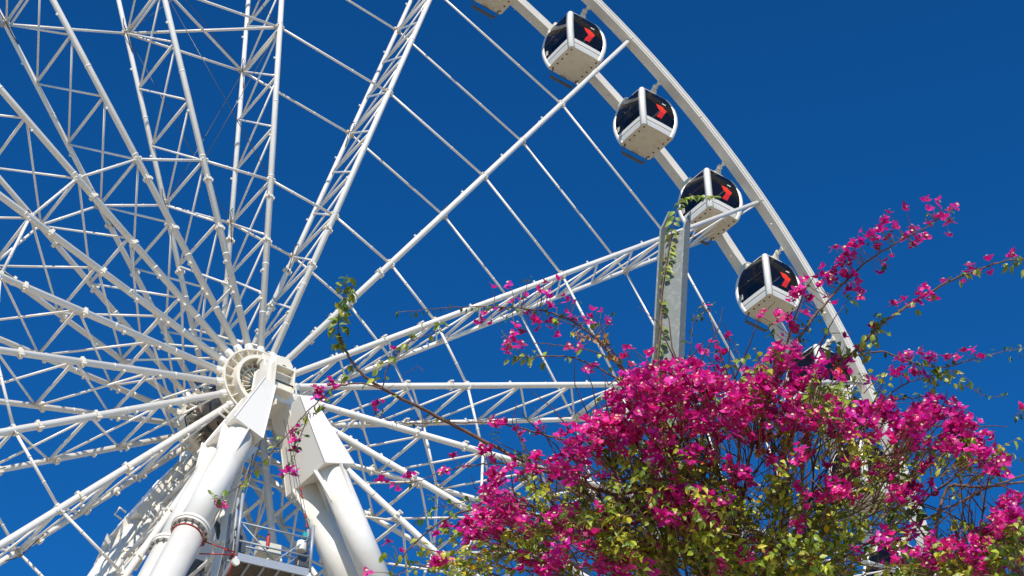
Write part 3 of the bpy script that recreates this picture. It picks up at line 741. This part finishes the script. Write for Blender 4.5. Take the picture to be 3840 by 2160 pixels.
sp_([(962,975),(975,925),(1000,890),(1030,862),(1080,840),(1135,818)],8.6,r0=.0035,r1=.0015,leaves=16,leafL=.045,fspots=[(987,877,1)],lspots=[(1020,876,2)],green=lime,side=.02)
sp_([(970,985),(1040,925),(1065,935)],8.5,r0=.0012,r1=.0008,leaves=2)
# the spray crossing the lattice spoke
sp_([(1600,985),(1520,870),(1450,815),(1380,785),(1300,775),(1200,772),(1110,776),(1015,785)],8.7,r0=.006,r1=.0015,leaves=30,leafL=.03,green=dark,side=.05,
   fspots=[(1240,730,1),(1285,722,2),(1218,782,2),(1310,752,2),(1290,755,1),(1370,708,2),(1362,735,2),(1345,730,1),(1385,745,2),(1395,700,1),(1375,742,2),(1430,752,2),(1415,745,1),(1260,785,1),(1245,778,1),(1211,816,2),(1340,805,5),(1330,790,2),(1355,815,2),(1385,770,2),(1380,815,2),(1395,820,1),(1441,805,3),(1420,790,1),(1485,788,3),(1475,811,2),(1464,795,1),(1400,845,2),(1350,835,2),(1315,832,1),(1294,820,2),(1230,818,1),(1512,782,1),(1530,808,2),(1533,820,1),(1445,755,1)],lspots=[(1330,700,3),(1540,800,3),(1260,800,4),(1450,760,3),(1355,775,3),(1240,760,3),(1500,800,3)])
sp_([(1640,1010),(1560,920),(1490,845),(1440,818),(1400,800)],8.6,r0=.005,r1=.0015,leaves=9,fspots=[(1460,870,1)],side=.03)
sp_([(1640,1020),(1570,930),(1510,890),(1430,872),(1340,862)],8.55,r0=.005,r1=.0015,leaves=8,fspots=[(1430,880,2)],side=.03)
sp_([(1640,1040),(1560,960),(1460,905),(1370,895),(1330,900),(1290,870),(1262,830)],8.5,r0=.005,r1=.0015,leaves=8,fspots=[(1285,855,5),(1275,875,4),(1305,870,3),(1490,925,3),(1470,930,2)],lspots=[(1310,900,7),(1330,892,6),(1290,905,2),(1260,850,3)],green=lime,side=.03)
brown=lambda:random.choice([(.50,.27,.09),(.42,.22,.08),(.58,.36,.14)])
sp_([(1560,905),(1530,872),(1490,856),(1455,846)],8.5,r0=.003,r1=.0012,leaves=75,leafL=.034,green=brown,side=.02,fspots=[(1570,890,3),(1585,880,2)])
sp_([(1520,1170),(1460,1120),(1385,1098),(1300,1075),(1235,1063),(1120,1063),(1010,1063),(942,1042)],8.6,r0=.006,r1=.0014,leaves=16,leafL=.02,green=dark,side=.02,fspots=[(1245,1064,5),(1260,1068,4),(1300,1085,4),(1305,1100,2),(1360,1075,4),(1350,1095,2),(945,1018,2),(960,1015,1),(938,1036,1)],lspots=[(1250,1090,8),(1130,1060,4)])
sp_([(1430,1190),(1350,1175),(1260,1166),(1180,1172),(1110,1188),(1045,1212),(985,1216)],8.5,r0=.005,r1=.0014,leaves=6,leafL=.03,fspots=[(963,1216,2),(975,1212,1),(1000,1226,2),(1022,1200,3),(1035,1196,1),(1140,1153,3),(1118,1192,3),(1172,1175,1),(1215,1140,6),(1235,1125,3),(1240,1150,3)],side=.02)
sp_([(1500,1330),(1400,1285),(1275,1270),(1142,1296),(1045,1363),(985,1436)],8.3,r0=.008,r1=.003,leaves=10,fspots=[(1130,1330,4),(1150,1325,3),(975,1368,2),(1010,1400,1)],lspots=[(975,1395,4),(1070,1395,6),(1010,1410,4),(1050,1380,4)],side=.05)
sp_([(1230,1262),(1175,1262),(1110,1275),(1070,1290),(1042,1315)],8.5,r0=.0025,r1=.001,leaves=35,leafL=.042,green=lambda:random.choice([(.16,.30,.04),(.11,.24,.04)]),side=.05)
sp_([(1500,1460),(1350,1440),(1200,1420),(1090,1420),(1000,1446)],8.4,r0=.006,r1=.002,leaves=28,leafL=.04,fspots=[(1200,1380,2),(1100,1350,3),(930,1440,1)],side=.08)
# right hand sprays
sp_([(1900,1140),(1950,960),(2027,826),(2074,766),(2124,710),(2184,656),(2264,606),(2344,563),(2400,528)],8.4,r0=.0085,r1=.0015,leaves=11,leafL=.028,side=.05,
   fspots=[(2336,509,2),(2360,505,2),(2280,528,2),(2235,535,1),(2333,530,1),(2385,523,2),(2402,526,1),(2362,549,3),(2218,560,4),(2215,578,3),(2230,585,2),(2258,571,3),(2296,576,4),(2330,570,2),(2398,562,2),(2387,585,1),(2324,598,2),(2312,605,2),(2335,597,1),(2190,590,3),(2203,602,2),(2160,605,3),(2148,615,2),(2167,586,1),(2106,620,2),(2140,625,4),(2135,640,4),(2130,655,4),(2145,650,2),(2106,652,3),(2200,625,3),(2162,625,1),(2275,600,3),(2240,600,3),(2232,667,3),(2216,680,1),(2298,615,1),(2300,623,1),(2245,645,1),(2070,685,4),(2068,700,3),(2060,715,4),(2085,705,4),(2125,690,5),(2110,680,4),(2140,700,3),(2120,705,2),(2148,710,2),(2165,715,3),(2162,735,4),(2170,745,2),(2138,728,2),(2022,703,2),(2000,745,5),(1992,755,4),(2010,735,3),(2040,755,2),(1918,799,3),(1950,790,4),(1960,805,2),(1925,1010,1),(1985,800,4),(1995,812,3),(1975,845,1),(2000,830,4),(1990,825,3),(2027,790,2),(2098,766,1),(2072,742,1)],
   lspots=[(2030,820,6),(2050,800,5),(2000,850,6),(1940,830,4),(2190,600,3),(2250,590,2),(2345,540,3),(2120,640,3),(2090,700,3),(2140,750,4),(1960,870,5),(2030,730,3)],green=dark)
sp_([(2050,900),(2074,850),(2100,800),(2135,752)],8.5,r0=.004,r1=.0012,leaves=6,side=.02,lspots=[(2140,755,3)])
sp_([(1960,1200),(2000,1060),(2060,960),(2150,883),(2217,816),(2264,783),(2317,750),(2384,710),(2467,676),(2534,656),(2600,650)],8.5,r0=.010,r1=.003,leaves=4,leafL=.045,side=.02,
   fspots=[(2256,768,3),(2270,762,2),(2293,772,2),(2315,735,4),(2322,725,3),(2335,745,3),(2310,755,2),(2340,752,2),(2381,703,1),(2440,680,3),(2455,692,3),(2440,710,1),(2490,653,2),(2490,678,1),(2545,641,3),(2552,636,1),(2192,828,2)],
   lspots=[(2210,800,8),(2205,820,8),(2220,835,6),(2190,850,7),(2170,870,7),(2150,875,6),(2120,880,6),(2100,885,5),(2180,890,6),(2410,690,4),(2425,695,3),(2545,665,4),(2560,650,4),(2575,665,3),(2095,870,4),(2300,765,2)],green=lime)
sp_([(2130,900),(2217,885),(2290,910),(2370,925),(2430,908),(2500,890),(2590,872)],8.7,r0=.005,r1=.0014,leaves=9,leafL=.032,side=.03,
   fspots=[(2275,892,4),(2265,905,3),(2290,900,3),(2325,890,4),(2340,905,5),(2350,897,2),(2385,905,4),(2405,905,2),(2430,882,1),(2450,882,2),(2456,900,1),(2470,910,1),(2120,858,1),(2160,880,2)],lspots=[(2390,915,4),(2540,885,4),(2565,880,4),(2500,893,2)],green=dark)
sp_([(2180,1080),(2220,1010),(2280,965),(2340,945),(2400,930)],8.5,r0=.005,r1=.0015,leaves=12,leafL=.045,side=.04,fspots=[(2250,935,3),(2275,940,4),(2300,935,4),(2320,940,2),(2190,955,3)],lspots=[(2310,915,6),(2350,935,9),(2375,945,9),(2400,950,7),(2340,960,6),(2440,958,1)],green=lime)
sp_([(2190,1040),(2260,1005),(2310,1000),(2345,985),(2355,965)],8.6,r0=.004,r1=.0015,leaves=30,leafL=.035,side=.03,green=dark,fspots=[(2345,995,4),(2360,1010,3)])
sp_([(2400,968),(2440,975),(2475,995),(2515,1000)],8.8,r0=.0025,r1=.001,leaves=26,leafL=.03,side=.02,green=dark)
sp_([(2590,1030),(2565,1040),(2550,1048)],8.8,r0=.002,r1=.001,leaves=30,leafL=.03,side=.02,green=dark,fspots=[(2570,1032,2)])
sp_([(2335,1470),(2350,1370),(2364,1279),(2387,1225),(2424,1223),(2484,1225),(2590,1210)],8.1,r0=.009,r1=.005,leaves=2,side=.03)
sp_([(2080,1430),(2184,1366),(2284,1325),(2400,1270),(2484,1229),(2590,1190)],8.2,r0=.006,r1=.004,leaves=5,leafL=.055,side=.03,lspots=[(2300,1280,5),(2330,1290,3),(2250,1290,5)],green=dark)
sp_([(2100,1200),(2220,1150),(2330,1130),(2440,1150),(2520,1200)],8.3,r0=.006,r1=.002,leaves=22,leafL=.045,side=.06,green=lime)
sp_([(1850,1000),(1830,960),(1800,843),(1784,793),(1762,762)],8.6,r0=.004,r1=.001,leaves=10,leafL=.025,side=.03,green=dark,fspots=[(1765,888,3),(1768,880,2),(1798,868,2),(1820,895,4),(1810,905,3),(1763,920,3),(1785,775,1)],lspots=[(1775,770,5),(1765,790,5),(1750,800,4),(1790,780,3)])
sp_([(1725,930),(1737,880),(1741,830),(1745,790)],8.8,r0=.0025,r1=.001,leaves=25,leafL=.025,side=.03,green=dark)
sp_([(1890,960),(1874,930),(1850,870),(1835,850)],8.7,r0=.0025,r1=.001,leaves=16,leafL=.022,side=.02,green=dark,fspots=[(1834,847,2)])
sp_([(1930,960),(1910,900),(1905,875)],8.7,r0=.002,r1=.001,leaves=14,leafL=.022,side=.02,green=dark)
# second bush, low at the right
R2=(2560,1640); b2=U(*R2,8.6); base2=Vector((b2.x,b2.y,0))
bush2=empty('bougainvillea',base2); tag(bush2,'smaller bougainvillea with loose magenta blossoms in the bottom right corner','bush')
trunk(bush2,base2,R2,8.6,2)
mass(bush2,base2,R2,8.6,[(2520,1285,50,40,16,.85),(2540,1330,50,50,22,.85),(2400,1385,110,40,36,.85),(2330,1350,50,26,10,.85),(2500,1400,80,50,36,.85),(2470,1350,60,30,14,.85),(2290,1410,50,28,8,.85)],
   [(2430,1390,150,70,.7),(2520,1310,60,70,.6),(2330,1400,90,50,.7),(2500,1400,80,60,.7)],7.7,8.7,170,[(2480,1270,8.2),(2560,1260,8.0),(2400,1350,8.3),(2320,1340,8.0),(2560,1380,8.4),(2440,1320,8.1)])
# the vine on the post
def vine():
    base3=Vector((PT.x,PT.y,0)); V=empty('climbing_vine',base3); tag(V,'thin reddish vine with green leaves climbing the steel post and curling over its top','vine')
    dep=proj(pctr(PTOP-.5))[2]-.035
    pts=[(1650,960),(1656,880),(1664,800),(1665,730),(1677,660),(1688,590),(1698,550),(1706,518),(1728,498),(1762,494),(1800,497)]
    def onweb(x,y,g):
        ray=U(x,y,1)-CAM; n_=PF; o_=pctr(min(PTOP,CAM.z+(dep*.55)))+PF*g; t=(o_-CAM).dot(n_)/ray.dot(n_); return CAM+ray*t
    c=[]
    for i_,(x,y) in enumerate(pts):
        q=onweb(x,y,.02+(.01 if i_%2 else .0))
        for _ in range(6):   # follow the curved web
            o_=pctr(q.z); q=CAM+(U(x,y,1)-CAM)*((o_+PF*(.018+(.012 if i_%2 else 0))-CAM).dot(PF)/(U(x,y,1)-CAM).dot(PF)) if q.z<PTOP+.05 else q
        c.append(q)
    c=spline(c,6); N=len(c)
    m=MB(); low=[Vector((base3.x,base3.y,0)),c[0].lerp(Vector((base3.x,base3.y,0)),.5)]
    m.tube(low+c,[.012,.008]+[.0055-.0045*i/(N-1) for i in range(N)],8); sub(m,base3).build('stem','bark',V)
    lf=MB()
    for i in range(2,N):
        for sgn in(-1,1):
            if random.random()<(.62 if i<N*.6 else .6):
                p=c[i]; d=PS*sgn*.8+Vector((0,0,-.55))+rv()*.3; n=(SUN+rv()*.5+ -PS*sgn*.2)
                leaf(lf,p+PS*sgn*.006+PF*.004,d,n,.050*random.uniform(.7,1.25)*(1 if i<N*.65 else .75),.0145,lime() if random.random()<.65 else greens(),random.uniform(.2,.9))
    tag(sub(lf,base3).build('leaves','leaf',V),kind='stuff')
vine()
